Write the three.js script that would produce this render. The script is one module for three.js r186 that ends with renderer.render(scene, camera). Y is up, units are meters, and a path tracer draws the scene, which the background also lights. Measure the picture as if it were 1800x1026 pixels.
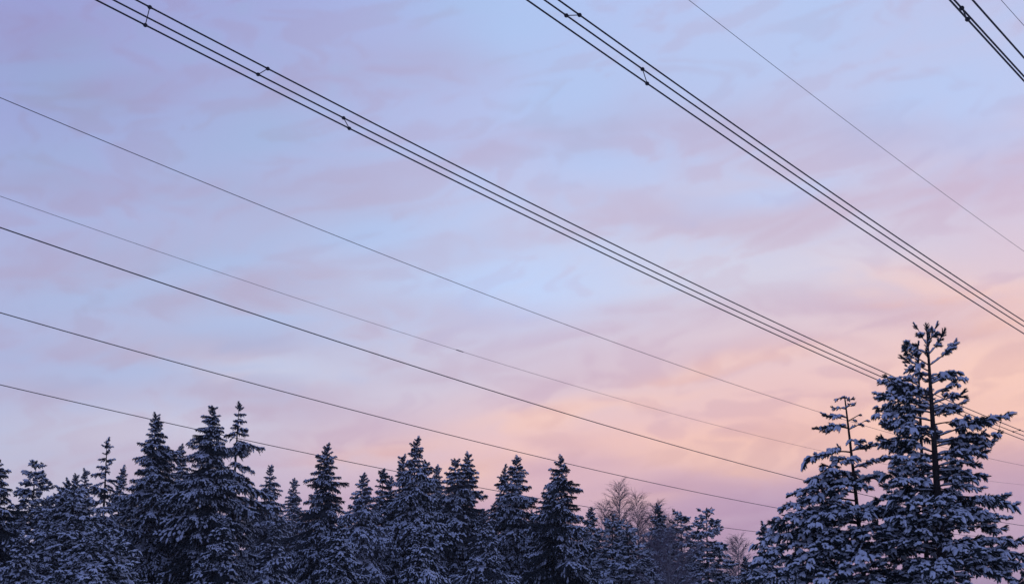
import * as THREE from 'three';
import { mergeGeometries } from 'three/addons/utils/BufferGeometryUtils.js';

// ---------------------------------------------------------------- camera, sky, light
const scene = new THREE.Scene();
const camera = new THREE.PerspectiveCamera(23.19, 1024 / 583, 0.1, 4000);
camera.position.set(0, 1.6, 0);
camera.rotation.set(THREE.MathUtils.degToRad(14), 0, 0);
const renderer = new THREE.WebGLRenderer({ antialias: true });
renderer.toneMapping = THREE.LinearToneMapping;
renderer.toneMappingExposure = 1.1;
renderer.shadowMap.enabled = true;
renderer.setSize(1024, 583);

// wires: [distance beside the camera, height over the eye abreast of it, slope, curvature of the sag]
const WIRES = {"A1": [30.97, 19.7487, -0.10492, 0.0004502], "A2": [31.4, 19.6707, -0.10492, 0.0004502], "A3": [31.12, 19.2408, -0.10492, 0.0004502], "B1": [20.85, 19.7756, -0.11051, 0.0004832], "B2": [21.3, 19.8916, -0.11051, 0.0004832], "B3": [21.15, 19.3953, -0.11051, 0.0004832], "C1": [11.0, 17.9372, -0.1087, 0.000433], "C2": [11.12, 18.2694, -0.1087, 0.000433], "C3": [10.68, 18.1481, -0.1087, 0.000433], "G3": [26.3, 28.4947, -0.10273, 0.000433], "G1": [84.8, 41.7472, -0.10933, 0.0002706], "G2": [98.7, 40.2141, -0.10633, 0.0002708], "S1": [76.5, 29.5349, -0.10957, 0.0002711], "S2": [90.5, 28.4466, -0.10658, 0.0002709], "S3": [104, 26.3068, -0.1017, 0.0002701], "G4": [16, 27.9413, -0.10197, 0.000433]};
// cloud banks and gaps: [azimuth, elevation, half length, half height in degrees, tilt, kind, strength]
const CLOUDS = [
[2.44, 21.57, 2.75, 1.72, -10, 0, 0.8],
[-0.25, 25.16, 3.9, 1.38, 0, 0, 0.8],
[17.75, 20.86, 4.59, 1.03, 8, 0, 0.7],
[12.69, 24.4, 2.52, 1.61, 0, 0, 0.55],
[-11.74, 19.95, 2.98, 0.87, 15, 0, 0.6],
[-6.18, 16.16, 2.52, 0.73, 5, 0, 0.8],
[-0.47, 14.3, 4.36, 1.38, 0, 0, 0.6],
[-10.89, 12.13, 2.98, 0.5, 0, 0, 0.6],
[-16.74, 13.27, 2.98, 0.6, 4, 0, 0.5],
[10.69, 17.71, 3.21, 0.37, 8, 0, 0.6],
[3.86, 19.06, 2.52, 0.64, 0, 0, 0.5],
[13.53, 15.03, 3.67, 0.87, 12, 3, 0.7],
[7.08, 14.88, 4.13, 0.92, 0, 3, 0.5],
[-13.3, 14.94, 2.52, 0.55, 6, 0, 0.6],
[-18.43, 21.01, 2.75, 1.38, 0, 0, 0.45],
[-19.48, 17.86, 2.06, 0.92, 0, 0, 0.4],
[-15.88, 10.24, 3.21, 0.5, 5, 0, 0.35],
[-9.69, 10.71, 4.13, 0.55, -6, 3, 0.7],
[-13.57, 8.13, 3.67, 0.55, 0, 3, 0.6],
[-4.63, 9.69, 2.75, 0.37, 6, 3, 0.4],
[19.16, 19.2, 1.83, 0.69, 0, 0, 0.4],
[8.53, 22.48, 4.59, 1.38, 10, 0, 0.4],
[-3.93, 23.22, 3.67, 0.96, 2, 1, 0.75],
[-8.75, 22.03, 2.52, 0.69, 12, 1, 0.5],
[1.21, 20.05, 3.9, 0.6, 12, 1, 0.75],
[5.33, 20.49, 2.98, 0.64, 8, 1, 0.6],
[9.17, 20.55, 3.44, 1.15, -8, 1, 0.65],
[12.43, 19.8, 2.75, 0.92, 0, 1, 0.45],
[16.98, 19.53, 4.36, 0.73, -2, 1, 0.6],
[19.02, 17.47, 3.9, 0.96, 14, 1, 1.0],
[14.79, 17.18, 2.75, 0.5, 14, 1, 0.6],
[5.5, 17.24, 3.9, 0.69, -2, 1, 0.95],
[9.94, 16.58, 2.98, 0.78, -4, 1, 0.75],
[12.28, 17.01, 2.29, 0.5, 16, 1, 0.5],
[-1.19, 15.85, 4.36, 0.5, 10, 1, 0.6],
[-6.23, 17.97, 2.98, 0.92, 4, 1, 0.6],
[-12.07, 17.47, 2.75, 0.92, 0, 1, 0.5],
[-17.25, 17.31, 3.44, 0.6, 5, 1, 0.65],
[-16.19, 21.13, 2.98, 0.69, 18, 1, 0.6],
[-19.29, 23.27, 3.21, 0.83, 5, 1, 0.5],
[-17.28, 14.78, 3.9, 0.55, 12, 1, 0.65],
[-19.16, 13.97, 2.06, 0.41, 0, 1, 0.5],
[-10.74, 13.79, 3.44, 0.64, 8, 1, 0.8],
[-8.23, 14.34, 1.61, 0.41, -10, 1, 0.5],
[-13.2, 13.26, 2.75, 0.46, 10, 1, 0.4],
[-11.54, 11.66, 3.67, 0.5, 3, 1, 0.75],
[-15.5, 11.14, 3.21, 0.37, 0, 1, 0.5],
[-4.23, 13.16, 3.44, 0.64, 0, 1, 0.75],
[-0.94, 13.01, 2.75, 0.78, -6, 1, 0.8],
[4.94, 13.38, 2.75, 0.41, 5, 1, 0.6],
[2.58, 12.22, 3.44, 0.46, 8, 1, 0.6],
[2.33, 11.08, 3.67, 0.41, 10, 1, 0.45],
[-2.79, 10.62, 2.98, 0.46, 8, 1, 0.65],
[4.42, 10.72, 5.05, 0.34, 10, 1, 0.55],
[15.19, 13.11, 5.28, 0.55, -3, 1, 1.0],
[18.15, 11.97, 3.67, 0.46, -6, 1, 0.6],
[9.27, 11.58, 2.98, 0.37, 0, 1, 0.5],
[12.22, 11.74, 2.75, 0.37, -12, 1, 0.5],
[8.17, 12.8, 3.9, 0.41, 8, 1, 0.5],
[-7.81, 9.0, 3.9, 0.78, -9, 1, 0.85],
[-9.87, 9.58, 2.52, 0.55, 0, 1, 0.5],
[-18.38, 9.45, 3.9, 0.55, 0, 1, 0.4],
[-14.82, 7.21, 3.44, 0.32, 4, 1, 0.35],
[9.69, 5.35, 7.57, 1.06, 6, 1, 0.9],
[6.38, 6.46, 3.44, 0.41, 4, 1, 0.55],
[2.53, 8.08, 1.83, 0.3, -6, 1, 0.5],
[3.9, 7.32, 2.75, 0.32, 4, 1, 0.5],
[0.69, 7.04, 2.52, 0.32, -4, 1, 0.5],
[19.16, 6.29, 4.36, 1.15, 0, 1, 0.7],
[10.93, 8.1, 3.44, 0.3, -6, 1, 0.35],
[-6.35, 5.61, 5.05, 0.78, 0, 1, 0.5],
[13.65, 9.45, 4.13, 0.32, -5, 1, 0.3],
[-5.95, 7.52, 2.75, 0.28, 3, 1, 0.3],
[-0.92, 6.95, 2.52, 0.55, 18, 2, 0.8],
[0.92, 9.08, 3.9, 0.34, 6, 2, 0.55],
[6.61, 10.68, 2.06, 0.3, 18, 2, 0.5],
[9.48, 11.12, 3.44, 0.32, 6, 2, 0.55],
[7.99, 7.49, 5.28, 0.41, -8, 2, 0.65],
[18.27, 13.6, 4.59, 0.6, -10, 2, 0.6],
[19.29, 10.48, 3.9, 1.26, 0, 2, 0.6],
[12.45, 7.72, 4.59, 0.5, 4, 2, 0.6],
[-5.04, 7.65, 3.21, 0.46, 4, 2, 0.5],
[4.16, 9.24, 4.59, 0.37, 8, 2, 0.4],
[17.03, 8.43, 4.59, 0.92, 0, 2, 0.5],
[19.85, 12.18, 2.06, 0.37, -4, 2, 0.5],
[5.23, 5.85, 2.75, 0.32, 6, 2, 0.3]];
function rng(seed) { let a = (seed * 2654435761) >>> 0; return () => { a = (a + 0x6d2b79f5) >>> 0; let t = Math.imul(a ^ (a >>> 15), 1 | a); t = (t + Math.imul(t ^ (t >>> 7), 61 | t)) ^ t; return ((t ^ (t >>> 14)) >>> 0) / 4294967296; }; }
const PERM = (() => { const r = rng(77), p = Array.from({ length: 256 }, (_, i) => i); for (let i = 255; i > 0; i--) { const j = Math.floor(r() * (i + 1)); [p[i], p[j]] = [p[j], p[i]]; } return Uint8Array.from([...p, ...p]); })();
const GX = new Float32Array(256), GY = new Float32Array(256);
for (let i = 0; i < 256; i++) { GX[i] = Math.cos(i * 2.399963); GY[i] = Math.sin(i * 2.399963); }
function noise(x, y) {
  const fx = Math.floor(x), fy = Math.floor(y), u = x - fx, v = y - fy, ix = fx & 255, iy = fy & 255;
  const a = PERM[PERM[ix] + iy], b = PERM[PERM[ix + 1] + iy], c = PERM[PERM[ix] + iy + 1], d = PERM[PERM[ix + 1] + iy + 1];
  const s = u * u * u * (u * (u * 6 - 15) + 10), t = v * v * v * (v * (v * 6 - 15) + 10);
  const p = GX[a] * u + GY[a] * v, q = GX[b] * (u - 1) + GY[b] * v, r = GX[c] * u + GY[c] * (v - 1), w = GX[d] * (u - 1) + GY[d] * (v - 1);
  return (p + (q - p) * s + (r + (w - r) * s - p - (q - p) * s) * t) * 1.5;
}
function fbm(x, y, n) { let s = 0, a = 1; for (let i = 0; i < n; i++) { s += a * noise(x + i * 17.3, y - i * 9.1); x *= 2.03; y *= 2.03; a *= 0.52; } return s; }
const clamp = THREE.MathUtils.clamp, smooth = THREE.MathUtils.smoothstep;
const toLinear = (c) => (c /= 255) <= 0.04045 ? c / 12.92 : ((c + 0.055) / 1.055) ** 2.4;

// Dusk sky: mean colours by angle from the glow (columns) and by height (rows, top first), then clouds.
const GLOW_AZIMUTH = 25;
const COLS = [5, 15, 25, 35, 45, 95, 180];
const ROWS = [90, 50, 26, 20, 14, 10.5, 8, 5.5, 2.5, 0];
const MEAN = [
  [[95, 114, 172], [95, 114, 172], [95, 114, 172], [95, 114, 172], [95, 114, 172], [95, 114, 172], [95, 114, 172]],
  [[135, 151, 196], [133, 150, 196], [130, 148, 194], [126, 140, 187], [121, 133, 183], [100, 117, 174], [85, 100, 153]],
  [[182, 193, 230], [180, 195, 234], [172, 190, 235], [160, 167, 215], [150, 155, 207], [106, 120, 175], [86, 99, 149]],
  [[196, 197, 228], [190, 195, 228], [184, 191, 229], [168, 178, 219], [156, 164, 213], [109, 122, 175], [88, 99, 147]],
  [[222, 200, 212], [212, 206, 223], [200, 209, 236], [182, 189, 222], [174, 181, 219], [114, 123, 174], [89, 99, 146]],
  [[248, 205, 194], [236, 201, 202], [216, 202, 217], [189, 193, 221], [177, 182, 218], [120, 125, 172], [91, 99, 144]],
  [[248, 199, 186], [247, 198, 188], [240, 201, 202], [209, 197, 215], [193, 195, 221], [125, 127, 172], [92, 99, 142]],
  [[212, 180, 198], [208, 177, 198], [226, 186, 198], [207, 187, 210], [201, 196, 216], [128, 128, 170], [93, 99, 141]],
  [[198, 166, 194], [198, 166, 195], [204, 172, 198], [196, 176, 205], [191, 181, 210], [126, 125, 166], [92, 96, 138]],
  [[190, 150, 176], [190, 150, 178], [196, 156, 180], [188, 168, 198], [184, 174, 204], [123, 122, 161], [91, 95, 134]],
].map((row) => row.map((c) => c.map(toLinear)));
const COOL = [1.01, 0.85, 0.82], WARM = [0.8, 0.78, 0.9];      // what cloud does to the blue and to the glowing sky behind it
const TINT = [[173, 200, 241], [0, 0, 0], [255, 208, 186], [216, 220, 238]].map((c) => c.map(toLinear));
{
  const W = 4096, H = 2048, data = new Float32Array(W * H * 4), c = [0, 0, 0];
  const feats = CLOUDS.map(([az, el, rx, ry, tilt, kind, amp]) => ({ az, el, rx, ry, ca: Math.cos(tilt * Math.PI / 180), sa: Math.sin(tilt * Math.PI / 180), kind, amp }));
  for (let row = 0; row < H; row++) {
    const el = ((row + 0.5) / H) * 180 - 90;
    const e = Math.max(el, 0);
    let r = 0; while (r < ROWS.length - 2 && e < ROWS[r + 1]) r++;
    let v = clamp((ROWS[r] - e) / (ROWS[r] - ROWS[r + 1]), 0, 1);
    const near = feats.filter((f) => Math.abs(f.el - e) < f.ry * 2.2 + f.rx * Math.abs(f.sa) * 1.4 + 1.2);
    for (let col = 0; col < W; col++) {
      let az = ((col + 0.5) / W - 0.5) * 360 + 90; if (az > 180) az -= 360;
      let u = Math.abs(az - GLOW_AZIMUTH); if (u > 180) u = 360 - u;
      let k = 0; while (k < COLS.length - 2 && u > COLS[k + 1]) k++;
      const t = clamp((u - COLS[k]) / (COLS[k + 1] - COLS[k]), 0, 1), ts = k > 3 ? smooth(t, 0, 1) : t, vs = v;
      for (let i = 0; i < 3; i++) {
        const a = MEAN[r][k][i] + (MEAN[r][k + 1][i] - MEAN[r][k][i]) * ts, b = MEAN[r + 1][k][i] + (MEAN[r + 1][k + 1][i] - MEAN[r + 1][k][i]) * ts;
        c[i] = a + (b - a) * vs;
      }
      if (el > 0) {
        // cloud texture on a layer overhead, bands stretched along the azimuth
        const x0 = u * 0.11, y0 = e * 0.42 + u * 0.055;
        const wx = fbm(x0 * 0.9 + 5, y0 * 0.9, 3), wy = fbm(x0 * 0.9 + 40, y0 * 0.9 + 11, 3);
        const fine = fbm(x0 * 3.6 + wx * 1.2 + (az > GLOW_AZIMUTH ? 60 : 0), y0 * 2.3 + wy * 0.9, 6);
        const broad = fbm(x0 * 0.9 + (az > GLOW_AZIMUTH ? 60 : 0), y0 * 0.8 + wx * 0.3, 3);
        // mauve cloud share from noise everywhere
        let m = 0.7 * smooth(fine + broad * 0.4, 0, 0.62);
        let gb = 0.22 * smooth(-fine - broad * 0.4, 0, 0.9) * smooth(c[2] - c[0], -0.05, 0.25), pk = 0, pale = 0;
        for (const f of near) {
          const dx = az - f.az, dy = e - f.el;
          if (Math.abs(dx) > f.rx * 2 + 2) continue;
          const px = dx + wx * 1.2 + fine * 0.6, py = dy + wy * 0.45 + fine * 0.3;
          const lx = (px * f.ca + py * f.sa) / f.rx, ly = (-px * f.sa + py * f.ca) / (f.ry * 1.2);
          const edge = f.kind === 1 && ly > 0 ? 1.25 : 0.95, q = lx * lx + ly * ly * edge * edge;
          if (q > 3.2) continue;
          const s = f.amp * Math.exp(-q * 1.25) * (1 + fine * 0.6);
          if (f.kind === 1) m += s * 1.5; else if (f.kind === 0) gb += s * 1.15; else if (f.kind === 2) pk += s * 1.0; else pale += s * 0.8;
        }
        m = 1 - Math.exp(-m); gb = 1 - Math.exp(-gb); pk = 1 - Math.exp(-pk); pale = 1 - Math.exp(-pale);
        const gain = clamp((c[0] * 0.21 + c[1] * 0.72 + c[2] * 0.07) / 0.565, 0.1, 1.3) * 1.02;
        const warm = smooth(c[0] - c[2], -0.4, 0.35);
        for (let i = 0; i < 3; i++) {
          c[i] += (TINT[0][i] * gain - c[i]) * gb * (i === 0 ? 0.9 : 1);
          c[i] += (TINT[3][i] - c[i]) * pale * 0.8;
          c[i] += (TINT[2][i] - c[i]) * pk;
          c[i] *= 1 + m * (COOL[i] + (WARM[i] - COOL[i]) * warm - 1);
        }
      }
      const o = (row * W + col) * 4;
      data[o] = c[0]; data[o + 1] = c[1]; data[o + 2] = c[2]; data[o + 3] = 1;
    }
  }
  const sky = new THREE.DataTexture(data, W, H, THREE.RGBAFormat, THREE.FloatType);
  sky.mapping = THREE.EquirectangularReflectionMapping;
  sky.magFilter = sky.minFilter = THREE.LinearFilter;
  sky.needsUpdate = true;
  scene.background = sky;
  scene.environment = sky;
}
// the sun is just below the horizon: only a trace of soft pink light comes from the glow
const sun = new THREE.DirectionalLight(new THREE.Color(1, 0.72, 0.62), 0.12);
sun.position.set(Math.sin(0.436) * 300, 26, -Math.cos(0.436) * 300);
sun.castShadow = true;
sun.shadow.radius = 30;
sun.shadow.camera.left = -80; sun.shadow.camera.right = 80; sun.shadow.camera.top = 60; sun.shadow.camera.bottom = -40; sun.shadow.camera.far = 700;
sun.shadow.mapSize.set(2048, 2048);
scene.add(sun); scene.add(sun.target);
scene.fog = new THREE.FogExp2(new THREE.Color(0.86, 0.88, 0.95), 0.0004);

// ---------------------------------------------------------------- helpers
const MAT = (name, rgb, roughness = 0.9, more = {}) => { const m = new THREE.MeshStandardMaterial({ roughness, metalness: 0, ...more }); m.color.setRGB(...rgb); m.name = name; return m; };
const M = {
  snow: MAT('snow', [0.86, 0.88, 0.92], 0.85),
  needles: MAT('spruce_needles', [0.028, 0.037, 0.037], 0.8),
  rimedNeedles: MAT('rimed_spruce_needles', [0.062, 0.068, 0.073], 0.85),
  frostedNeedles: MAT('frosted_spruce_needles', [0.13, 0.136, 0.145], 0.9),
  pineNeedles: MAT('pine_needles', [0.03, 0.042, 0.042], 0.75),
  bark: MAT('bark', [0.05, 0.038, 0.032], 0.95),
  birchBark: MAT('birch_bark', [0.34, 0.31, 0.30], 0.9),
  birchTwig: MAT('birch_twigs', [0.21, 0.165, 0.185], 0.9),
  wire: MAT('weathered_aluminium', [0.022, 0.021, 0.023], 0.55, { metalness: 0.3 }),
  ground: MAT('snow_ground', [0.82, 0.85, 0.9], 0.95),
};
const taken = {};
function numbered(name) { const n = taken[name] = (taken[name] ?? -1) + 1; return n ? `${name}_${String(n).padStart(3, '0')}` : name; }
function tag(o, label, category, group, kind) { Object.assign(o.userData, label ? { label } : {}, category ? { category } : {}, group ? { group } : {}, kind ? { kind } : {}); return o; }
function shade(o) { o.castShadow = o.receiveShadow = true; return o; }
function part(name, g, m, parent) { const o = shade(new THREE.Mesh(g, m)); o.name = name; parent.add(o); return o; }
const V = (x, y, z) => new THREE.Vector3(x, y, z);
const UP = V(0, 1, 0);

class Shape {                                     // collects triangles with smooth or flat normals
  constructor() { this.p = []; this.n = []; this.i = []; }
  tri(a, b, c) {
    const n = V(0, 0, 0).crossVectors(b.clone().sub(a), c.clone().sub(a)).normalize(), k = this.p.length / 3;
    for (const q of [a, b, c]) { this.p.push(q.x, q.y, q.z); this.n.push(n.x, n.y, n.z); }
    this.i.push(k, k + 1, k + 2);
  }
  rings(rings, closeEnds = true) {                // rings: arrays of points of equal length, closed round
    const base = this.p.length / 3, m = rings[0].length, pts = rings.flat(), acc = pts.map(() => V(0, 0, 0)), ix = [];
    const add = (a, b, c) => { ix.push(a, b, c); const n = V(0, 0, 0).crossVectors(pts[b].clone().sub(pts[a]), pts[c].clone().sub(pts[a])); acc[a].add(n); acc[b].add(n); acc[c].add(n); };
    for (let r = 0; r + 1 < rings.length; r++) for (let j = 0; j < m; j++) {
      const a = r * m + j, b = r * m + (j + 1) % m, c = a + m, d = b + m;
      add(a, c, b); add(b, c, d);
    }
    if (closeEnds) for (const r of [0, rings.length - 1]) for (let j = 1; j + 1 < m; j++) { const a = r * m; r ? add(a, a + j + 1, a + j) : add(a, a + j, a + j + 1); }
    pts.forEach((q, k) => { const n = acc[k].normalize(); this.p.push(q.x, q.y, q.z); this.n.push(-n.x, -n.y, -n.z); });
    for (let k = 0; k < ix.length; k += 3) this.i.push(base + ix[k], base + ix[k + 2], base + ix[k + 1]);
  }
  tube(path, radius, sides = 5) {                 // path: points, radius: function of t
    const rings = path.map((q, k) => {
      const T = path[Math.min(k + 1, path.length - 1)].clone().sub(path[Math.max(k - 1, 0)]).normalize();
      const S = Math.abs(T.y) > 0.95 ? V(1, 0, 0).cross(T).normalize() : V(0, 0, 0).crossVectors(T, UP).normalize(), U = V(0, 0, 0).crossVectors(S, T);
      const r = radius(k / (path.length - 1));
      return Array.from({ length: sides }, (_, j) => { const a = j / sides * 2 * Math.PI; return q.clone().addScaledVector(S, Math.cos(a) * r).addScaledVector(U, Math.sin(a) * r); });
    });
    this.rings(rings);
  }
  lump(curve, t0, t1, w, h, R, n = 6, m = 7) {    // a pillow of snow lying on a twig
    const rings = [], step = (t1 - t0) / n, s1 = R() * 6, s2 = R() * 6;
    for (let k = 0; k <= n; k++) {
      const u = k / n, t = t0 + step * k, q = curve(t), T = curve(Math.min(t + 0.03, 1.05)).sub(curve(t - 0.03)).normalize();
      const S = V(0, 0, 0).crossVectors(T, UP); S.lengthSq() < 1e-4 ? S.set(1, 0, 0) : S.normalize();
      const U = V(0, 0, 0).crossVectors(S, T);
      const f = Math.max(0.12, Math.pow(Math.max(0, 1 - (2 * u - 1) ** 2), 0.55)) * (1 + 0.28 * Math.sin(u * 9 + s1));
      rings.push(Array.from({ length: m }, (_, j) => {
        const a = j / m * 2 * Math.PI, y = Math.sin(a), jit = 1 + (R() - 0.5) * 0.34;
        return q.clone().addScaledVector(S, Math.cos(a) * w * f * jit * (1 + 0.2 * Math.sin(u * 7 + s2))).addScaledVector(U, (y > 0 ? y * h : y * h * 0.3) * f * jit);
      }));
    }
    this.rings(rings);
  }
  build() {
    const g = new THREE.BufferGeometry();
    g.setAttribute('position', new THREE.Float32BufferAttribute(this.p, 3));
    g.setAttribute('normal', new THREE.Float32BufferAttribute(this.n, 3));
    g.setIndex(this.i);
    return g;
  }
}

// ---------------------------------------------------------------- ground
{
  const g = new THREE.PlaneGeometry(3000, 3000, 120, 120); g.rotateX(-Math.PI / 2);
  const p = g.attributes.position;
  for (let i = 0; i < p.count; i++) { const x = p.getX(i), z = p.getZ(i), far = smooth(Math.hypot(x, z), 40, 200); p.setY(i, -0.05 + fbm(x * 0.02, z * 0.02, 3) * 0.25 * far); }
  g.computeVertexNormals();
  const o = part('snowy_ground', g, M.ground, scene);
  tag(o, 'snow covered ground under the trees', 'ground', null, 'structure');
}

// ---------------------------------------------------------------- power lines
const PHI = 38 * Math.PI / 180;
function onWire([L, c, b, a], s) { return V(-L * Math.cos(PHI) + s * Math.sin(PHI), 1.6 + c + b * s + a * s * s, -(L * Math.sin(PHI) + s * Math.cos(PHI))); }
function cable(w, radius, s0, s1) {
  const pts = []; for (let k = 0; k <= 110; k++) pts.push(onWire(w, s0 + (s1 - s0) * k / 110));
  const t = new Shape(); t.tube(pts, () => radius, 7); return t.build();
}
function strut(a, b, r) { const t = new Shape(); t.tube([a, a.clone().lerp(b, 0.5), b], () => r, 6); return t.build(); }
function bundle(key, label, spacers) {
  const g = new THREE.Group(); g.name = numbered('bundled_conductor'); scene.add(g);
  const w = [1, 2, 3].map((k) => WIRES[key + k]);
  for (const q of w) part('conductor', cable(q, 0.026, -90, 330), M.wire, g);
  for (const [i, j, s] of spacers) {
    const a = onWire(w[i], s), b = onWire(w[j], s), rod = part('spacer', strut(a, b, 0.014), M.wire, g);
    for (const [q, wq] of [[a, w[i]], [b, w[j]]]) {                 // clamp body with its bolt boss
      const c = new THREE.SphereGeometry(0.064, 12, 9); c.scale(1.0, 0.92, 1.15); c.translate(q.x, q.y, q.z);
      const dir = onWire(wq, s + 0.14).sub(q), k = new Shape(); k.tube([q.clone().sub(dir), q, q.clone().add(dir)], (t) => 0.036 - 0.012 * Math.abs(2 * t - 1), 7);
      const cg = mergeGeometries([(() => { const n = c.clone(); n.deleteAttribute('uv'); return n; })(), k.build()]);
      part('clamp', cg, M.wire, rod);
    }
  }
  tag(g, label, 'power line', 'bundled wires of the nearer power line');
}
bundle('A', 'triple bundled power wire crossing from upper left down behind the big pine', [[0, 2, -44], [0, 1, -40], [1, 2, -36], [0, 2, 22.95], [0, 1, 27.45], [1, 2, 31.2], [0, 2, 90.5], [0, 1, 94.1], [1, 2, 98], [0, 2, 158], [0, 1, 162], [1, 2, 166]]);
bundle('B', 'triple bundled power wire from top centre to the right edge above the big pine', [[0, 2, 25.4], [0, 1, 29.72], [1, 2, 33.6], [0, 2, 92], [0, 1, 96], [1, 2, 100]]);
bundle('C', 'triple bundled power wire cutting the upper right corner', [[0, 2, 24], [1, 2, 28], [0, 1, 32.2], [0, 2, 92], [1, 2, 96], [0, 1, 100]]);
function single(name, key, radius, label, group, splice) {
  if (!splice) { const o = part(numbered(name), cable(WIRES[key], radius, -120, 420), M.wire, scene); return tag(o, label, 'power line', group); }
  const g = new THREE.Group(); g.name = numbered(name); scene.add(g);
  part('cable', cable(WIRES[key], radius, -120, 420), M.wire, g);
  const t = new Shape(); t.tube([-0.5, -0.42, 0, 0.42, 0.5].map((d) => onWire(WIRES[key], splice + d * 1.3)), (u) => u < 0.1 || u > 0.9 ? radius * 1.2 : radius * 2.6, 7);
  part('splice_sleeve', t.build(), M.wire, g);
  tag(g, label, 'power line', group);
}
const LOW = 'single wires of the farther power line', EARTH = 'thin earth wires above the power lines';
single('power_wire', 'S1', 0.040, 'uppermost of the three single power wires running behind the left tree row', LOW);
single('power_wire', 'S2', 0.037, 'middle of the three single power wires running behind the left tree row', LOW);
single('power_wire', 'S3', 0.036, 'lowest single power wire passing behind the spruce tips', LOW);
single('earth_wire', 'G1', 0.027, 'thin wire below the triple bundle, upper of the two starting at left edge', EARTH, 182.6);
single('earth_wire', 'G2', 0.019, 'thinnest wire from the left edge with a short splice sleeve', EARTH, 117);
single('earth_wire', 'G3', 0.011, 'hair thin wire from top centre to the right edge', EARTH);
single('earth_wire', 'G4', 0.011, 'hair thin wire clipping the extreme upper right corner', EARTH);

// ---------------------------------------------------------------- spruce boughs (a few shapes, laid out on every tree)
function spruceBough(seed, len, curveOf, twig) {
  const R = rng(seed), N = new Shape(), S = new Shape();
  const axis = (t) => V(len * t, len * curveOf(t), len * 0.06 * Math.sin(t * 3 + seed));
  N.tube([0, 0.25, 0.5, 0.75, 1].map(axis), (t) => 0.012 + 0.014 * len * (1 - t), 4);
  const brush = (curve, L, dense = 0.034) => {                      // needle twigs: forward, sideways and hanging
    const n = Math.ceil(L / dense);
    for (let k = 0; k < n; k++) {
      const t = (k + R()) / n, q = curve(t), T = curve(Math.min(t + 0.05, 1.1)).sub(curve(t)).normalize(), side = V(0, 0, 0).crossVectors(T, UP).normalize();
      for (const s of [-1, 1, 0]) {
        const l = twig * (0.5 + R() * 0.8) * (1.05 - 0.4 * t) * (s ? 0.8 : 1.25), dir = T.clone().multiplyScalar(0.4 + 0.35 * R()).addScaledVector(side, s * (0.45 + 0.35 * R())).addScaledVector(UP, s ? -0.4 - 0.6 * R() : -1 - 0.5 * R()).normalize();
        const across = V(0, 0, 0).crossVectors(dir, R() < 0.5 ? V(0.3, 1, 0.2) : side).normalize().multiplyScalar(0.013 + 0.013 * R());
        N.tri(q.clone().add(across), q.clone().sub(across), q.clone().addScaledVector(dir, l));
      }
    }
  };
  const snowOn = (curve, L, w) => {                                 // broken into short pillows
    const n = Math.max(1, Math.round(L / 0.17));
    for (let k = 0; k < n; k++) { if (R() > 0.84) continue; const a = (k + 0.1 + 0.3 * R()) / n, b = Math.min(1.04, a + (0.65 + 0.5 * R()) / n), ww = w * (0.65 + 0.7 * R()); S.lump((t) => curve(t).addScaledVector(UP, ww * 0.35), a, b, ww, ww * (0.6 + 0.4 * R()), R, 4, 6); }
  };
  brush(axis, len);
  const count = Math.round(5 + len * 13);
  for (let k = 0; k < count; k++) {
    const t = 0.08 + 0.9 * (k + R() * 0.7) / count, s = k % 2 ? 1 : -1, q = axis(t), L = Math.min(0.62, len * (0.36 * Math.pow(1 - t, 0.75) + 0.05)) * (0.6 + 0.7 * R()) + 0.05;
    const T = axis(Math.min(1, t + 0.04)).sub(axis(t)).normalize(), side = V(0, 0, 0).crossVectors(T, UP).normalize().multiplyScalar(s), ang = 1.0 - 0.4 * t + (R() - 0.5) * 0.3, fall = -0.1 - 0.6 * R();
    const dir = T.clone().multiplyScalar(Math.cos(ang)).addScaledVector(side, Math.sin(ang)).addScaledVector(UP, fall * 0.5).normalize();
    const c = (u) => q.clone().addScaledVector(dir, L * u).addScaledVector(UP, fall * L * u * u * 0.9);
    brush(c, L);
    if (R() < 0.8) snowOn(c, L, Math.min(0.054, 0.027 + 0.06 * L));
  }
  const pieces = Math.max(3, Math.round(len / 0.16));
  for (let k = 0; k < pieces; k++) { const a = 0.06 + 0.92 * (k + R() * 0.3) / pieces, b = a + 0.92 / pieces * (0.6 + 0.6 * R()), w = (0.032 + 0.03 * R()) * (0.75 + 0.25 * len); if (R() < 0.78) S.lump((t) => axis(t).addScaledVector(UP, w * 0.4), a, Math.min(b, 1.03), w, w * (0.6 + 0.4 * R()), R, 5, 7); }
  return { needles: N.build(), snow: S.build() };
}
const BOUGHS = [
  [0.5, (t) => 0.42 * t - 0.1 * t * t, 0.11], [0.6, (t) => 0.08 * t - 0.22 * t * t, 0.12],
  [1.1, (t) => 0.02 * t - 0.42 * t * t + 0.14 * t ** 4, 0.15], [1.2, (t) => -0.2 * t - 0.42 * t * t + 0.2 * t ** 4, 0.16], [1.2, (t) => -0.1 * t - 0.3 * t * t + 0.22 * t ** 3, 0.16],
  [2.0, (t) => -0.16 * t - 0.36 * t * t + 0.24 * t ** 4, 0.18], [2.1, (t) => -0.3 * t - 0.34 * t * t + 0.26 * t ** 4, 0.19],
].map(([l, c, w], k) => ({ len: l, ...spruceBough(31 + k * 7, l, c, w) }));

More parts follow.
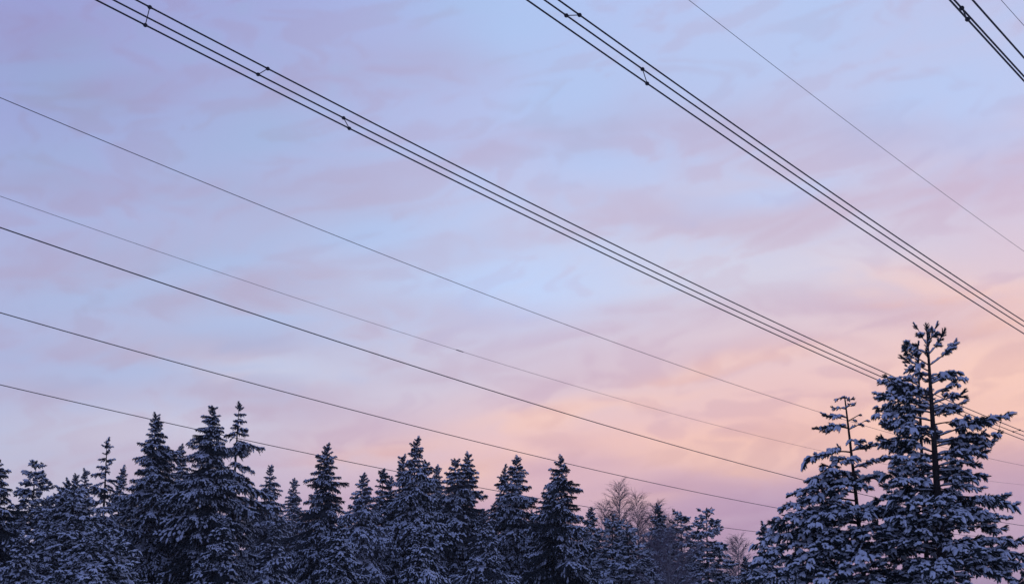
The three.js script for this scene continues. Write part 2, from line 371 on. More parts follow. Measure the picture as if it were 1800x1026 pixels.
function layOut(crown, lib, lists, materials, R, snowy = 1) {                  // instances of the library shapes as the crown's foliage and snow
  lists.forEach((l, k) => { if (l.length && l.length < 10) { const to = lists.findIndex((x, j) => j !== k && x.length >= 10); if (to >= 0) { lists[to].push(...l); lists[k] = []; } } });
  lists.forEach((l, k) => {
    if (!l.length) return;
    for (const [what, m] of [['needles', materials[0]], ['snow', M.snow]]) {
      const kept = what === 'snow' && l.length > 14 ? l.filter(() => R() < snowy) : l;     // some boughs have shed their snow
      if (what === 'snow' && kept.length < 10 && l.length >= 10) kept.push(...l.filter((q) => !kept.includes(q)).slice(0, 10 - kept.length));
      const im = shade(new THREE.InstancedMesh(lib[k][what], m, kept.length));
      im.name = what === 'needles' ? 'foliage' : 'snow'; im.userData.kind = 'stuff';
      kept.forEach((mt, i) => im.setMatrixAt(i, mt));
      crown.add(im);
    }
  });
}
function place(q, az, pitch, scale, roll = 0, flip = 1) {           // a bough at q pointing outwards at azimuth az
  return new THREE.Matrix4().compose(q, new THREE.Quaternion().setFromEuler(new THREE.Euler(roll, -az, pitch, 'YZX')), V(scale, scale, scale * flip));
}
function trunkOf(g, H, r0, bend, R, m = M.bark) {
  const t = new Shape(), at = (y) => V(bend[0] * (y / H) ** 2 + bend[2] * Math.max(0, (y - H + 1.2) / 1.2) ** 2, y, bend[1] * (y / H) ** 2);
  const pts = []; for (let k = 0; k <= 14; k++) pts.push(at(H * k / 14 - (k ? 0 : 0.3)));
  t.tube(pts, (u) => r0 * (1 - u) ** 0.85 + 0.012, 8);
  part('trunk', t.build(), m, g);
  return at;
}
function spruce([x, z, H, , slope, rMax, full, seed, label], group) {
  const R = rng(seed * 13 + 5), g = new THREE.Group(); g.name = numbered('spruce_tree'); g.position.set(x, -0.05, z); scene.add(g);
  tag(g, label, 'tree', group);
  const at = trunkOf(g, H - 0.1, 0.05 + H * 0.0085, [(R() - 0.5) * 0.3, (R() - 0.5) * 0.3, seed === 22 ? 0.22 : (R() - 0.5) * 0.12], R);
  const crown = new THREE.Group(); crown.name = 'crown'; g.add(crown);
  const lists = BOUGHS.map(() => []), lop = R() * 6.28, lopAmt = 0.1 + 0.16 * R();
  let y = H - 0.3, az0 = R() * 6.28;
  // leader: upright shoots at the tip
  lists[0].push(place(at(H - 0.42), R() * 6.28, 1.05, 0.7 + 0.2 * R()));
  for (let k = 0; k < 9; k++) lists[0].push(place(at(H - 0.3 - 0.045 * k), R() * 6.28, 0.75 + 0.3 * R() - k * 0.05, 0.16 + 0.12 * R() + k * 0.042));
  while (y > 1.2) {
    const t = H - y, radius = Math.min(rMax * 0.9, 0.1 + slope * 1.0 * Math.pow(t, 0.86)) * (0.64 + 0.54 * R());
    const n = Math.round((4.2 + Math.min(3.4, radius * 1.5)) * full + R());
    az0 += 0.9 + R();
    for (let k = 0; k < n; k++) {
      if (R() > 0.9 * Math.min(1, full + 0.05) + 0.06) continue;
      const az = az0 + (k + (R() - 0.5) * 0.7) / n * 6.283, L = radius * (0.62 + 0.5 * R()) * (1 + lopAmt * Math.cos(az - lop));
      const want = L < 0.42 ? 0 : L < 0.8 ? 1 : L < 1.5 ? 2 + Math.floor(R() * 3) : 5 + Math.floor(R() * 2);
      const pitch = t < 1.2 ? 0.12 + 0.25 * R() : (0.2 - 0.024 * Math.min(t, 12)) + (R() - 0.5) * 0.3;
      lists[want].push(place(at(y + (R() - 0.5) * 0.16), az, pitch, L / BOUGHS[want].len * (0.95 + 0.1 * R()), (R() - 0.5) * 0.5, R() < 0.5 ? 1 : -1));
    }
    // short inner boughs between the whorls hide most of the trunk
    const inner = Math.round((full > 0.8 ? 3.5 : 1) * R());
    for (let k = 0; k < inner; k++) lists[1].push(place(at(y - 0.16 - 0.1 * R()), R() * 6.28, -0.1 + 0.3 * (R() - 0.5), Math.min(2.2, radius * (0.5 + 0.4 * R()) / 0.6)));
    y -= (0.2 + 0.14 * Math.min(1, t / 3)) * (full < 0.8 ? 1.5 : 1) * (0.8 + 0.4 * R());
  }
  const frost = [15, 16, 18, 5, 6, 20, 24].includes(seed) ? M.frostedNeedles : seed % 3 === 0 || seed === 17 || seed === 25 ? M.rimedNeedles : M.needles;
  layOut(crown, BOUGHS, lists, [frost], R, seed >= 100 ? 0.7 : [0.95, 0.72, 1, 0.82][seed % 4]);
}

// ---------------------------------------------------------------- pine sprigs: stubby needle shoots carrying snow
function pineSprig(seed, style) {                                   // style 0: upright bare tip, 1: level, 2: bowed under snow
  const R = rng(seed), N = new Shape(), S = new Shape();
  const finger = (q, dir, L, sag, snow) => {
    const c = (t) => q.clone().addScaledVector(dir, L * t).addScaledVector(UP, -sag * L * t * t);
    N.tube([0, 0.33, 0.66, 1].map(c), (t) => 0.016 * (1 - 0.4 * t), 5);
    const n = Math.round(L / 0.0022);
    for (let k = 0; k < n; k++) {
      const t = 0.05 + 0.97 * (k + R()) / n, p = c(Math.min(t, 1)), T = c(t + 0.05).sub(c(t)).normalize(), a = k * 2.4 + R();
      const s = V(0, 0, 0).crossVectors(T, Math.abs(T.y) > 0.9 ? V(1, 0, 0) : UP).normalize(), u = V(0, 0, 0).crossVectors(s, T), out = s.clone().multiplyScalar(Math.cos(a)).addScaledVector(u, Math.sin(a));
      const d = T.clone().multiplyScalar(0.72).addScaledVector(out, 0.7).addScaledVector(UP, snow > 0 ? -0.12 : 0), w = V(0, 0, 0).crossVectors(d, out).normalize().multiplyScalar(0.004), l = 0.03 + 0.022 * R();
      N.tri(p.clone().add(w), p.clone().sub(w), p.clone().addScaledVector(d, l));
    }
    if (snow > 0) {
      const w = (0.022 + 0.011 * R()) * snow, cc = (t) => c(t).addScaledVector(UP, 0.01 + w * 0.4), a = 0.1 + R() * 0.35;
      S.lump(cc, a, 1.02 + 0.16 * R(), w, w * (0.85 + 0.3 * R()), R, 7, 8);
    }
  };
  const L = 0.13 + 0.05 * R(), base = V(0, 0, 0), lean = style === 0 ? 0.25 : style === 1 ? 0.12 : -0.12;
  const main = V(1, lean, 0).normalize(), sag = style === 0 ? -0.15 : style === 1 ? 0.08 : 0.45, sn = [0.6, 1.0, 1.3][style], odds = [0.35, 0.56, 0.86][style];
  finger(base, main, L + 0.03, sag, R() < odds + 0.1 ? sn : 0);
  const n = 3 + Math.floor(R() * 3);
  for (let k = 0; k < n; k++) {
    const s = k % 2 ? 1 : -1, a = 0.35 + 0.6 * R();
    const d = V(Math.cos(a), (R() - 0.5) * 0.9 + lean, s * Math.sin(a) * (0.7 + 0.4 * R())).normalize();
    finger(main.clone().multiplyScalar(L * (0.02 + 0.16 * k)), d, 0.075 + 0.055 * R(), sag + 0.1 * R(), R() < odds ? sn * (0.8 + 0.35 * R()) : 0);
  }
  return { needles: N.build(), snow: S.build() };
}
const SPRIGS = [[211, 0], [212, 0], [221, 1], [222, 1], [223, 1], [224, 1], [231, 2], [232, 2], [233, 2]].map(([s, k]) => pineSprig(s, k));
const styleOf = (k, R) => k === 0 ? Math.floor(R() * 2) : k === 1 ? 2 + Math.floor(R() * 4) : 6 + Math.floor(R() * 3);

// one pine branch: wood, its side shoots, and sprigs all along them; q root, az, length, rise of the tip
function pineBranch(q, az, L, rise, R, wood, rime, lists, { size = 1, thick = 1, tip = 1, gap = 0.09, bare = 0.2, heavy = 0.36, small = 0.62 } = {}) {
  const out = V(Math.cos(az), 0, Math.sin(az)), side = V(-Math.sin(az), 0, Math.cos(az)), wob = (R() - 0.5) * 0.3, lift = 0.16 + 0.12 * R();
  const c = (t) => q.clone().addScaledVector(out, L * t).addScaledVector(side, wob * L * t * t).addScaledVector(UP, rise * t * t * 0.55 + rise * t * 0.45 + L * lift * t * (1 - t));
  const pts = []; for (let k = 0; k <= 8; k++) pts.push(c(k / 8));
  wood.tube(pts, (t) => (0.006 + 0.011 * Math.sqrt(L) * (1 - t)) * thick, 6);
  const n0 = Math.max(2, Math.round(L / 0.35));
  for (let k = 0; k < n0; k++) if (R() < 0.8) { const a = 0.06 + 0.9 * k / n0; rime.lump((t) => c(t).addScaledVector(UP, 0.012 * thick), a, a + 0.8 / n0, 0.02 * thick, 0.026 * thick, R, 5, 6); }
  const put = (p, dir, upTip) => {
    const a = Math.atan2(dir.z, dir.x), r = R(), style = upTip ? 0 : r < heavy ? 2 : r < 0.93 ? 1 : 0;
    lists[styleOf(style, R)].push(place(p, a, Math.asin(clamp(dir.y, -1, 1)) * 0.6 + (R() - 0.5) * 0.3, size * (0.75 + 0.45 * R()) * (L < 0.3 ? small : 1), (R() - 0.5) * 0.7, R() < 0.5 ? 1 : -1));
  };
  const shoots = Math.max(2, Math.round(L / gap));
  for (let k = 0; k <= shoots; k++) {
    const t = bare + (1 - bare) * k / shoots, p = c(t), T = c(t + 0.05).sub(c(t - 0.05)).normalize();
    if (R() < 0.1) continue;
    if (k === shoots) { put(p, T, R() < tip * 0.3); continue; }
    const s = k % 2 ? 1 : -1, l = (0.08 + 0.36 * L * (1 - t) * (0.4 + 0.8 * R())) * (L < 0.5 ? 0.5 : 1), a = 0.75 + 0.35 * R();
    const sd = V(0, 0, 0).crossVectors(T, UP).normalize().multiplyScalar(s), dir = T.clone().multiplyScalar(Math.cos(a)).addScaledVector(sd, Math.sin(a)).addScaledVector(UP, (R() - 0.55) * 0.35).normalize();
    const d = (u) => p.clone().addScaledVector(dir, l * u).addScaledVector(UP, -0.12 * l * u * u);
    wood.tube([0, 0.5, 1].map(d), (u) => 0.007 * thick * (1.2 - 0.7 * u), 4);
    const m = Math.max(1, Math.round(l / (0.1 * size)));
    for (let j = 1; j <= m; j++) { const turn = j < m ? (R() - 0.5) * 1.6 : 0; put(d(j / m), dir.clone().applyAxisAngle(UP, turn).addScaledVector(UP, (R() - 0.5) * 0.7).normalize(), false); }
  }
}
function pine([x, z, H, , slope, rMax, full, seed, label], group, opt = {}) {
  const R = rng(seed * 17 + 3), g = new THREE.Group(); g.name = numbered('pine_tree'); g.position.set(x, -0.05, z); scene.add(g);
  tag(g, label, 'tree', group);
  const size = opt.size ?? 1.35, at = opt.trunk ?? trunkOf(g, H - 0.15, (0.03 + H * 0.011) * (opt.slim ?? 1), [(R() - 0.5) * 0.4, 0, 0], R);
  const wood = new Shape(), rime = new Shape(), lists = SPRIGS.map(() => []);
  const crown = new THREE.Group(); crown.name = 'crown'; g.add(crown);
  for (let k = 0; k < (opt.top ?? 6); k++) lists[styleOf(0, R)].push(place(at(H - 0.16 * size - 0.07 * k), R() * 6.28, k ? 0.7 + 0.4 * R() : 1.35, size * (0.75 + 0.3 * R())));
  if (opt.leader) opt.leader(lists, at, R);
  for (const b of opt.branches ?? []) { const L = Math.hypot(b[1], b[3]); pineBranch(at(b[0]), Math.atan2(b[3], b[1]), L, b[2] - b[0], R, wood, rime, lists, { size, ...(opt.style ?? {}), ...(b[4] ?? {}) }); }
  let y = H - (opt.from ?? 0.45);
  while (y > (opt.to ?? 1)) {
    const t = H - y, n = Math.round((4.4 + R() * 2) * full), a0 = R() * 6.28;
    for (let k = 0; k < n; k++) {
      const az = a0 + (k + (R() - 0.5) * 0.5) / n * 6.283, reach = opt.reach ? opt.reach(t, az) : Math.min(rMax, 0.12 + slope * Math.pow(t, 0.8)), L = reach * (0.68 + 0.45 * R());
      if (L < 0.12 || (opt.open && t < opt.open && Math.sin(az) > 0.35 && R() < 0.8)) continue;
      const rise = L * (t < 1.5 ? 0.45 - 0.2 * t : 0.12 - 0.05 * Math.min(5, t)) + (R() - 0.42) * 0.5 * L;
      pineBranch(at(y + (R() - 0.5) * (opt.step ?? 0.42)* 0.9), az, L, rise, R, wood, rime, lists, { size, ...(opt.style ?? {}) });
    }
    y -= (opt.step ?? 0.42) * (0.85 + 0.3 * R());
  }
  part('branch', wood.build(), M.bark, crown).userData.kind = 'stuff';
  part('branch_snow', rime.build(), M.snow, crown).userData.kind = 'stuff';
  layOut(crown, SPRIGS, lists, [M.pineNeedles], R);
}

// ---------------------------------------------------------------- bare birches
function birch([x, z, H, , slope, rMax, full, seed, label], group) {
  const R = rng(seed * 19 + 1), g = new THREE.Group(); g.name = numbered('birch_tree'); g.position.set(x, -0.05, z); scene.add(g);
  tag(g, label, 'tree', group);
  const W = new Shape(), Tw = new Shape(), bend = [(R() - 0.5) * 0.8, (R() - 0.5) * 0.5];
  const at = (y) => V(bend[0] * (y / H) ** 2, y, bend[1] * (y / H) ** 2);
  const pts = []; for (let k = 0; k <= 12; k++) pts.push(at(H * 0.97 * k / 12 - (k ? 0 : 0.3)));
  W.tube(pts, (u) => (0.02 + H * 0.005) * (1 - u) ** 0.9 + 0.008, 7);
  const hair = (q, dir, l) => {
    const c = [0, 0.3, 0.6, 1].map((t) => q.clone().addScaledVector(dir, l * t).addScaledVector(UP, -0.38 * l * t * t));
    Tw.tube(c, (t) => 0.0075 * (1 - 0.5 * t), 3);
    for (let k = 0; k < 5; k++) { const p = c[Math.floor(R() * 3.99)].clone().lerp(c[1], 0.4 * R()), d = dir.clone().add(V(R() - 0.5, R() * 0.6 - 0.5, R() - 0.5).multiplyScalar(0.9)).normalize(), m = l * (0.35 + 0.4 * R()); Tw.tube([p, p.clone().addScaledVector(d, m * 0.5).addScaledVector(UP, -0.06 * m), p.clone().addScaledVector(d, m).addScaledVector(UP, -0.3 * m)], (t) => 0.0055 * (1 - 0.45 * t), 3); }
  };
  const limbs = Math.round(H * 5 * full);
  for (let k = 0; k < limbs; k++) {
    const u = 0.24 + 0.75 * (k + R()) / limbs, q = at(H * 0.97 * u), t = H * (1 - u), az = k * 2.4 + R(), L = Math.min(rMax, 0.3 + slope * Math.pow(t, 0.85) * 1.3) * (0.7 + 0.55 * R()), steep = 0.98 + 0.3 * R();
    const out = V(Math.cos(az), 0, Math.sin(az)), c = (s) => q.clone().addScaledVector(out, L * s * Math.cos(steep) * (0.75 + 0.5 * s)).addScaledVector(UP, L * (Math.sin(steep) * s - 0.14 * s * s));
    W.tube([0, 0.25, 0.5, 0.75, 1].map(c), (s) => 0.006 + 0.009 * Math.sqrt(L) * (1 - s), 4);
    const n = Math.round(4 + L * 7);
    for (let j = 0; j < n; j++) { const s = 0.18 + 0.82 * (j + R()) / n, a = az + (R() - 0.5) * 2.6; hair(c(s), V(Math.cos(a), 1.6 * R() + 0.7, Math.sin(a)).normalize(), (0.45 + 0.6 * R()) * (0.75 + 0.2 * L)); }
  }
  part('trunk', W.build(), M.birchBark, g);
  const o = part('twigs', Tw.build(), M.birchTwig, g); o.userData.kind = 'stuff';
}

// trees: [x, z, height, kind, spread, widest radius, fullness, seed, label]
const TREES = [
[-28.46, -78.2, 11.83, "spruce", 0.52, 2.6, 1, 1, "dense snowy spruce cut off by the left edge of the picture"],
[-27.89, -82.8, 12.16, "pine", 0.6, 1.7, 1, 2, "bushy snowy pine with a tufted tip, beside the spruce at the left edge"],
[-24.69, -75.44, 9.42, "spruce", 0.5, 2.4, 1, 3, "low dark spruce in front of the tufted bushy pine near the left edge"],
[-28.48, -91.08, 12.13, "spruce", 0.5, 2.2, 1, 4, "small spruce top, first of three small tops left of the sparse spire"],
[-28.27, -92.0, 12.56, "spruce", 0.42, 2.0, 1, 5, "small spruce top, middle of three small tops left of the sparse spire"],
[-28.15, -93.84, 13.08, "spruce", 0.3, 1.8, 0.8, 6, "thin pale spruce top, touching the sparse spire on its left"],
[-21.89, -71.76, 9.49, "pine", 0.95, 2.5, 1.2, 7, "broad rounded pine heavy with snow below the three small spruce tops"],
[-18.41, -64.4, 6.83, "pine", 1.1, 2.4, 1.3, 8, "low snow-laden pine with white clumps in front of the sparse spire"],
[-24.09, -84.64, 13.79, "spruce", 0.4, 1.9, 0.72, 9, "sparse spruce spire with flat whorls and its trunk showing, left group"],
[-24.6, -89.24, 12.7, "spruce", 0.4, 2.0, 0.9, 10, "small spruce peeping out right behind the sparse spire"],
[-21.99, -87.4, 15.75, "spruce", 0.55, 2.5, 1, 11, "tall snowy spruce where the lowest left wire passes its tip"],
[-22.11, -94.76, 14.83, "spruce", 0.4, 2.2, 1, 12, "dark narrow spruce between the two tall spruces of the left group"],
[-18.23, -85.56, 15.87, "spruce", 0.55, 2.6, 1.05, 13, "tall dense spruce, left one of the tallest pair"],
[-17.47, -89.24, 16.78, "spruce", 0.5, 2.3, 0.72, 14, "tallest spruce of the row, open crown with bare trunk showing"],
[-17.25, -101.2, 14.27, "spruce", 0.42, 2.3, 1, 15, "pale spruce just right of the tallest pair"],
[-17.87, -115.92, 15.0, "spruce", 0.42, 2.2, 0.9, 16, "small hazy spruce alone in the gap right of the tallest pair"],
[-11.09, -84.64, 13.52, "spruce", 0.52, 2.6, 1.05, 17, "drooping snowy spruce standing alone right of the wide gap"],
[-8.38, -80.96, 11.22, "spruce", 0.55, 2.4, 1, 18, "short pale spruce between the drooping spruce and the curved tip spruce"],
[-8.26, -90.16, 12.67, "spruce", 0.5, 2.3, 1, 19, "dark spruce right behind the short pale spruce"],
[-8.22, -96.6, 12.92, "spruce", 0.42, 2.2, 0.9, 20, "small spruce top squeezed in left of the curved tip spruce"],
[-6.98, -90.16, 13.54, "spruce", 0.42, 2.3, 1, 21, "slim spruce close against the left side of the curved tip spruce"],
[-5.76, -83.72, 13.73, "spruce", 0.5, 2.6, 1.05, 22, "tall spruce with tip curved to the right, middle of the row"],
[-5.73, -92.92, 13.53, "spruce", 0.45, 2.3, 1, 23, "spruce close against the right side of the curved tip spruce"],
[-5.34, -100.28, 14.19, "spruce", 0.45, 2.3, 1, 24, "small distant spruce between the curved tip spruce and the blunt topped one"],
[-3.61, -88.32, 13.04, "spruce", 0.62, 2.4, 1, 25, "blunt topped spruce left of the pair in the middle"],
[-2.92, -91.08, 13.8, "spruce", 0.45, 2.5, 1, 26, "spruce with sharp tip right of the blunt topped one"],
[-0.58, -91.08, 12.96, "spruce", 0.4, 2.2, 0.85, 27, "left and smaller spruce of the two with touching crowns"],
[0.17, -86.48, 13.01, "spruce", 0.5, 2.4, 1, 28, "right and taller spruce of the two with touching crowns"],
[2.82, -82.8, 12.6, "spruce", 0.55, 2.8, 1.1, 29, "broad snowy spruce left of the bare birches"],
[2.28, -86.48, 11.42, "spruce", 0.5, 2.4, 1, 30, "lower spruce top on the left flank of the broad spruce"],
[4.98, -92.92, 10.46, "spruce", 0.55, 2.0, 1, 31, "small dark spruce right of the broad snowy spruce"],
[7.8, -103.96, 13.45, "birch", 0.34, 2.4, 1.12, 32, "tallest bare birch rising above the pines"],
[9.31, -105.8, 12.69, "birch", 0.39, 2.4, 1.12, 33, "bare birch just right of the tallest birch"],
[6.62, -102.12, 11.7, "birch", 0.39, 1.9, 0.89, 34, "bare birch left of the tallest birch"],
[10.34, -103.96, 11.88, "birch", 0.39, 2.2, 1.12, 35, "bare birch leaning over the dark spruce"],
[11.96, -107.64, 11.27, "birch", 0.45, 2.4, 0.89, 36, "thin faint birch between dark spruce and bent pine"],
[6.23, -89.24, 9.65, "pine", 0.55, 2.4, 1, 37, "snowy pine in front of the tallest birch"],
[6.49, -79.12, 8.24, "pine", 0.62, 2.6, 1.1, 38, "nearer snow-laden pine below the bare birches"],
[10.0, -97.52, 11.17, "spruce", 0.55, 2.2, 1.1, 39, "dark spruce in the middle of the birches"],
[10.7, -91.08, 10.0, "pine", 0.6, 2.2, 0.9, 40, "snowy pine with ragged tip right of the birches"],
[11.43, -84.64, 9.64, "pine", 0.62, 2.4, 0.9, 41, "lone snowy pine in front of the pink sky right of the birches"],
[17.44, -112.24, 9.92, "birch", 0.57, 2.7, 1.12, 42, "low bare birch right of the lone snowy pine"],
[15.68, -97.52, 7.58, "spruce", 0.5, 1.6, 1, 43, "tiny dark spruce beside the low bare birch"],
[14.31, -81.88, 8.57, "spruce", 0.5, 2.2, 1, 44, "snowy spruce half hidden by the left side of the big near pines"],
[-11.69, -69.92, 7.55, "spruce", 0.5, 2.4, 1, 45, "young spruce in front below the pale spruce right of the tallest pair"],
[-4.54, -69.92, 7.47, "spruce", 0.5, 2.4, 1, 46, "young spruce in front below the curved tip spruce"],
[8.12, -75.44, 7.43, "birch", 0.79, 2.7, 0.78, 47, "bare snowy sapling with slanting twigs in front of the bent pine"],
[-22.55, -66.24, 6.85, "spruce", 0.55, 2.4, 1, 48, "young snowy spruce in the lower left corner"],
[-14.38, -71.76, 7.99, "spruce", 0.55, 2.6, 1, 49, "young snowy spruce at the foot of the tallest pair"],
[-8.91, -73.6, 8.15, "spruce", 0.55, 2.4, 1, 50, "young snowy spruce at the foot of the drooping spruce"],
[-1.53, -77.28, 8.79, "spruce", 0.55, 2.4, 1, 51, "short spruce filling the dip between blunt topped and touching spruces"],
[-41.11, -117.76, 12.09, "spruce", 0.45, 2.6, 0.9, 100, "dim spruce of the back row seen between nearer trees, first from the left"],
[-38.21, -120.52, 11.86, "spruce", 0.45, 2.6, 0.9, 101, "dim spruce of the back row seen between nearer trees, second from the left"],
[-35.97, -123.28, 12.82, "spruce", 0.45, 2.6, 0.9, 102, "dim spruce of the back row seen between nearer trees, third from the left"],
[-33.33, -126.04, 14.07, "spruce", 0.45, 2.6, 0.9, 103, "dim spruce of the back row seen between nearer trees, fourth from the left"],
[-30.7, -128.8, 13.83, "spruce", 0.45, 2.6, 0.9, 104, "dim spruce of the back row seen between nearer trees, fifth from the left"],
[-29.04, -131.56, 14.61, "spruce", 0.45, 2.6, 0.9, 105, "dim spruce of the back row seen between nearer trees, sixth from the left"],
[-21.5, -118.68, 13.9, "spruce", 0.45, 2.6, 0.9, 106, "dim spruce of the back row seen between nearer trees, seventh from the left"],
[-19.66, -121.44, 12.41, "spruce", 0.45, 2.6, 0.9, 107, "dim spruce of the back row seen between nearer trees, eighth from the left"],
[-17.72, -124.2, 12.17, "spruce", 0.45, 2.6, 0.9, 108, "dim spruce of the back row seen between nearer trees, ninth from the left"],
[-14.6, -126.96, 12.76, "spruce", 0.45, 2.6, 0.9, 109, "dim spruce of the back row seen between nearer trees, tenth from the left"],
[-12.63, -129.72, 13.92, "spruce", 0.45, 2.6, 0.9, 110, "dim spruce of the back row seen between nearer trees, eleventh from the left"],
[-10.54, -132.48, 14.7, "spruce", 0.45, 2.6, 0.9, 111, "dim spruce of the back row seen between nearer trees, twelfth from the left"],
[-5.47, -119.6, 13.43, "spruce", 0.45, 2.6, 0.9, 112, "dim spruce of the back row seen between nearer trees, thirteenth from the left"],
[-2.91, -122.36, 12.5, "spruce", 0.45, 2.6, 0.9, 113, "dim spruce of the back row seen between nearer trees, fourteenth from the left"],
[-1.74, -125.12, 13.98, "spruce", 0.45, 2.6, 0.9, 114, "dim spruce of the back row seen between nearer trees, fifteenth from the left"],
[1.78, -127.88, 13.49, "spruce", 0.45, 2.6, 0.9, 115, "dim spruce of the back row seen between nearer trees, sixteenth from the left"],
[2.85, -130.64, 14.01, "spruce", 0.45, 2.6, 0.9, 116, "dim spruce of the back row seen between nearer trees, seventeenth from the left"],
[5.13, -117.76, 11.16, "spruce", 0.45, 2.6, 0.9, 117, "dim spruce of the back row seen between nearer trees, eighteenth from the left"],
[7.15, -120.52, 10.68, "spruce", 0.45, 2.6, 0.9, 118, "dim spruce of the back row seen between nearer trees, nineteenth from the left"],
[9.5, -123.28, 10.64, "spruce", 0.45, 2.6, 0.9, 119, "dim spruce of the back row seen between nearer trees, twentieth from the left"],
[11.71, -126.04, 10.85, "spruce", 0.45, 2.6, 0.9, 120, "dim spruce of the back row seen between nearer trees, twenty-first from the left"],
[16.02, -128.8, 10.55, "spruce", 0.45, 2.6, 0.9, 121, "dim spruce of the back row seen between nearer trees, twenty-second from the left"],
[18.75, -131.56, 9.21, "spruce", 0.45, 2.6, 0.9, 122, "dim spruce of the back row seen between nearer trees, twenty-third from the left"],
[20.11, -118.68, 8.92, "spruce", 0.45, 2.6, 0.9, 123, "dim spruce of the back row seen between nearer trees, twenty-fourth from the left"],
[23.19, -121.44, 8.62, "spruce", 0.45, 2.6, 0.9, 124, "dim spruce of the back row seen between nearer trees, twenty-fifth from the left"]];
// ---------------------------------------------------------------- the tree row
const GROUPS = { spruce: 'snowy spruces of the tree row', pine: 'snowy pines of the tree row', birch: 'bare birches of the tree row' };
for (const t of TREES) {
  if (t[3] === 'spruce') spruce(t, t[7] >= 100 ? 'dim spruces of the back row' : GROUPS.spruce);
  else if (t[3] === 'pine') pine(t, GROUPS.pine);
  else birch(t, GROUPS.birch);
}

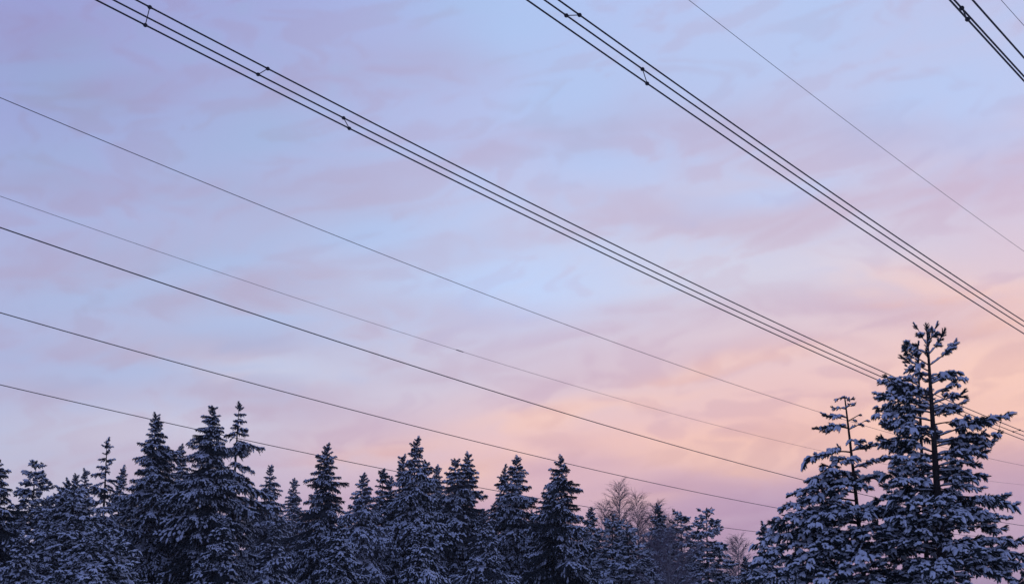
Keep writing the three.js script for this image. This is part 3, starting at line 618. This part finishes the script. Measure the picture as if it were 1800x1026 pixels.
// ---------------------------------------------------------------- the big near pines
const NEAR = [[[6.9, -0.15, 7.19, 0.0, {"tip": 3.4, "bare": 0.5, "heavy": 0.03, "small": 1.1, "gap": 0.07}], [6.92, 0.11, 7.17, 0.1, {"tip": 3.4, "bare": 0.5, "heavy": 0.03, "small": 1.1, "gap": 0.07}], [6.73, -0.38, 6.91, 0.05, {"tip": 3.4, "bare": 0.5, "heavy": 0.03, "small": 1.1, "gap": 0.07}], [6.73, 0.25, 7.06, 0.05, {"tip": 3.4, "bare": 0.5, "heavy": 0.03, "small": 1.1, "gap": 0.07}], [6.53, 0.48, 6.93, 0.0, {"tip": 3.4, "bare": 0.5, "heavy": 0.03, "small": 1.1, "gap": 0.07}], [6.53, -0.44, 6.76, 0.15, {"tip": 3.4, "bare": 0.5, "heavy": 0.03, "small": 1.1, "gap": 0.07}], [6.42, -0.42, 6.59, 0.2], [6.33, 0.3, 6.39, 0.05], [6.35, -0.24, 6.5, -0.25], [5.97, 0.49, 6.26, 0.1], [5.83, 0.44, 5.93, 0.3], [5.7, 0.52, 5.85, -0.1], [5.88, -0.8, 6.27, 0.1], [5.73, -0.94, 5.97, 0.2], [5.53, -0.98, 5.62, 0.1], [5.46, 0.63, 5.49, 0.2], [5.23, 1.29, 5.64, 0.1], [5.12, 0.95, 5.25, 0.35], [5.07, 1.0, 5.16, -0.3], [4.92, 0.77, 4.94, 0.1], [4.72, 0.59, 4.71, 0.3], [4.52, 0.66, 4.51, -0.2], [4.37, 0.64, 4.32, 0.3], [4.15, 1.24, 4.04, 0.1, {"heavy": 0.6}], [4.02, 1.28, 4.22, -0.3], [3.88, 1.05, 3.8, 0.35, {"heavy": 0.6}], [3.58, 1.1, 3.65, -0.2], [3.39, 1.42, 3.4, 0.1, {"heavy": 0.6}], [3.24, 1.47, 3.12, 0.3], [3.0, 1.58, 2.91, -0.2], [2.9, 1.25, 2.69, 0.4], [5.32, -0.95, 5.42, 0.25], [4.97, -0.92, 5.17, 0.15], [4.87, -0.73, 5.09, -0.3], [4.67, -0.98, 4.79, 0.6], [4.37, -0.98, 4.39, 0.7], [4.02, -0.96, 4.08, 0.7], [3.68, -0.98, 3.75, 0.9], [3.39, -0.94, 3.31, 1.0], [4.47, 0.36, 4.45, 0.6], [3.88, -0.1, 3.71, 1.3], [3.39, 0.07, 3.16, 1.2], [4.07, -0.49, 3.93, 1.4], [3.0, -0.6, 2.82, 1.5]], [[6.02, -0.13, 6.0, 0.05, {"tip": 1, "bare": 0.45, "heavy": 0.3}], [6.02, 0.1, 6.0, 0, {"tip": 1, "bare": 0.45, "heavy": 0.3}], [5.82, -0.2, 5.85, 0, {"tip": 1, "bare": 0.45, "heavy": 0.3}], [5.84, 0.06, 5.89, 0.1, {"tip": 1, "bare": 0.45, "heavy": 0.3}], [5.66, -0.35, 5.69, 0.05], [5.6, 0.22, 5.72, 0.1], [5.47, -0.53, 5.46, 0.05], [5.45, 0.29, 5.6, 0.0], [5.24, 0.04, 5.15, 0.3], [5.04, -0.87, 4.84, 0.1, {"heavy": 0.5}], [5.06, 0.34, 5.13, 0.1], [4.88, -0.59, 4.69, 0.3], [4.63, -0.78, 4.52, 0.2], [4.43, -1.18, 4.25, 0.1, {"heavy": 0.5}], [4.32, -1.05, 4.08, 0.4], [4.17, -1.34, 4.01, 0.1, {"heavy": 0.5}], [3.92, -1.57, 3.75, 0.2], [3.77, -1.7, 3.6, 0.0, {"heavy": 0.5}], [3.57, -1.89, 3.39, 0.2, {"heavy": 0.5}], [3.42, -1.84, 3.15, 0.4], [3.17, -1.94, 3.02, 0.1], [2.93, -2.03, 2.76, 0.3], [3.92, -1.05, 3.7, 0.8], [3.52, -0.94, 3.25, 1.1], [3.22, -1.22, 3.02, 1.0], [4.43, -0.3, 4.35, 0.7], [4.02, -0.11, 3.83, 1.0], [3.62, 0.13, 3.44, 1.1], [3.22, -0.35, 2.99, 1.4], [2.93, -0.84, 2.76, 1.4]], [[7.01, -0.08, 7.11, 0, {"tip": 3.4, "bare": 0.5, "heavy": 0.03, "small": 1.1, "gap": 0.07}], [6.85, -0.16, 6.91, 0.1], [6.63, -0.22, 6.72, 0.1], [6.43, -0.58, 6.47, 0.0], [6.2, -0.54, 6.27, 0.2], [5.93, -0.72, 5.96, 0], [5.66, -0.74, 5.63, 0.2]]];
const table = (rows) => (t) => { let k = 0; while (k < rows.length - 2 && t > rows[k + 1][0]) k++; const [a, b] = [rows[k], rows[k + 1]]; return a[1] + (b[1] - a[1]) * clamp((t - a[0]) / (b[0] - a[0]), 0, 1); };
const leftRight = (l, r) => { const lf = table(l), rf = table(r); return (t, az) => { const c = Math.cos(az), a = lf(t), b = rf(t); return c < 0 ? a * c * c + (a + b) / 2 * (1 - c * c) : b * c * c + (a + b) / 2 * (1 - c * c); }; };
const NP = 'big snowy pines standing near on the right';
pine([7.44, -25, 7.32, 'pine', 0, 0, 1, 501, 'biggest near pine with open top and long branch reaching right'], NP, { size: 0.82, branches: NEAR[0], top: 9, open: 3.4, style: { bare: 0.3 }, from: 1.25, step: 0.42, reach: leftRight([[0, 0.1], [0.6, 0.3], [1.1, 0.75], [2, 0.85], [3, 1.0], [4.6, 1.2], [6, 1.4]], [[0, 0.1], [0.6, 0.25], [1.1, 0.4], [2, 0.6], [3, 0.85], [4, 1.15], [5, 1.4], [6.5, 1.6]]) });
pine([6.24, -25.5, 6.22, 'pine', 0, 0, 1, 502, 'near pine with thin bare spike, left of the biggest pine'], NP, { size: 0.82, branches: NEAR[1], top: 0, slim: 0.6, open: 1.9, from: 1.5, step: 0.4, reach: leftRight([[0, 0.05], [1.0, 0.35], [1.6, 0.8], [2.3, 1.15], [3, 1.6], [4, 1.8], [6, 1.9]], [[0, 0.05], [1.0, 0.3], [1.8, 0.6], [2.6, 0.9], [4, 1.2], [6, 1.3]]) });
pine([7.50, -26.2, 7.19, 'pine', 0, 0, 0.9, 503, 'slender pine hidden behind the biggest near pine, its top leaning left'], NP, { size: 0.82, branches: NEAR[2], slim: 0.5, open: 2.5, from: 0.7, step: 0.45, reach: leftRight([[0, 0.1], [0.7, 0.3], [1.4, 0.6], [3, 0.8], [6, 1.0]], [[0, 0.05], [1, 0.2], [3, 0.7], [6, 1.0]]) });
renderer.render(scene, camera);
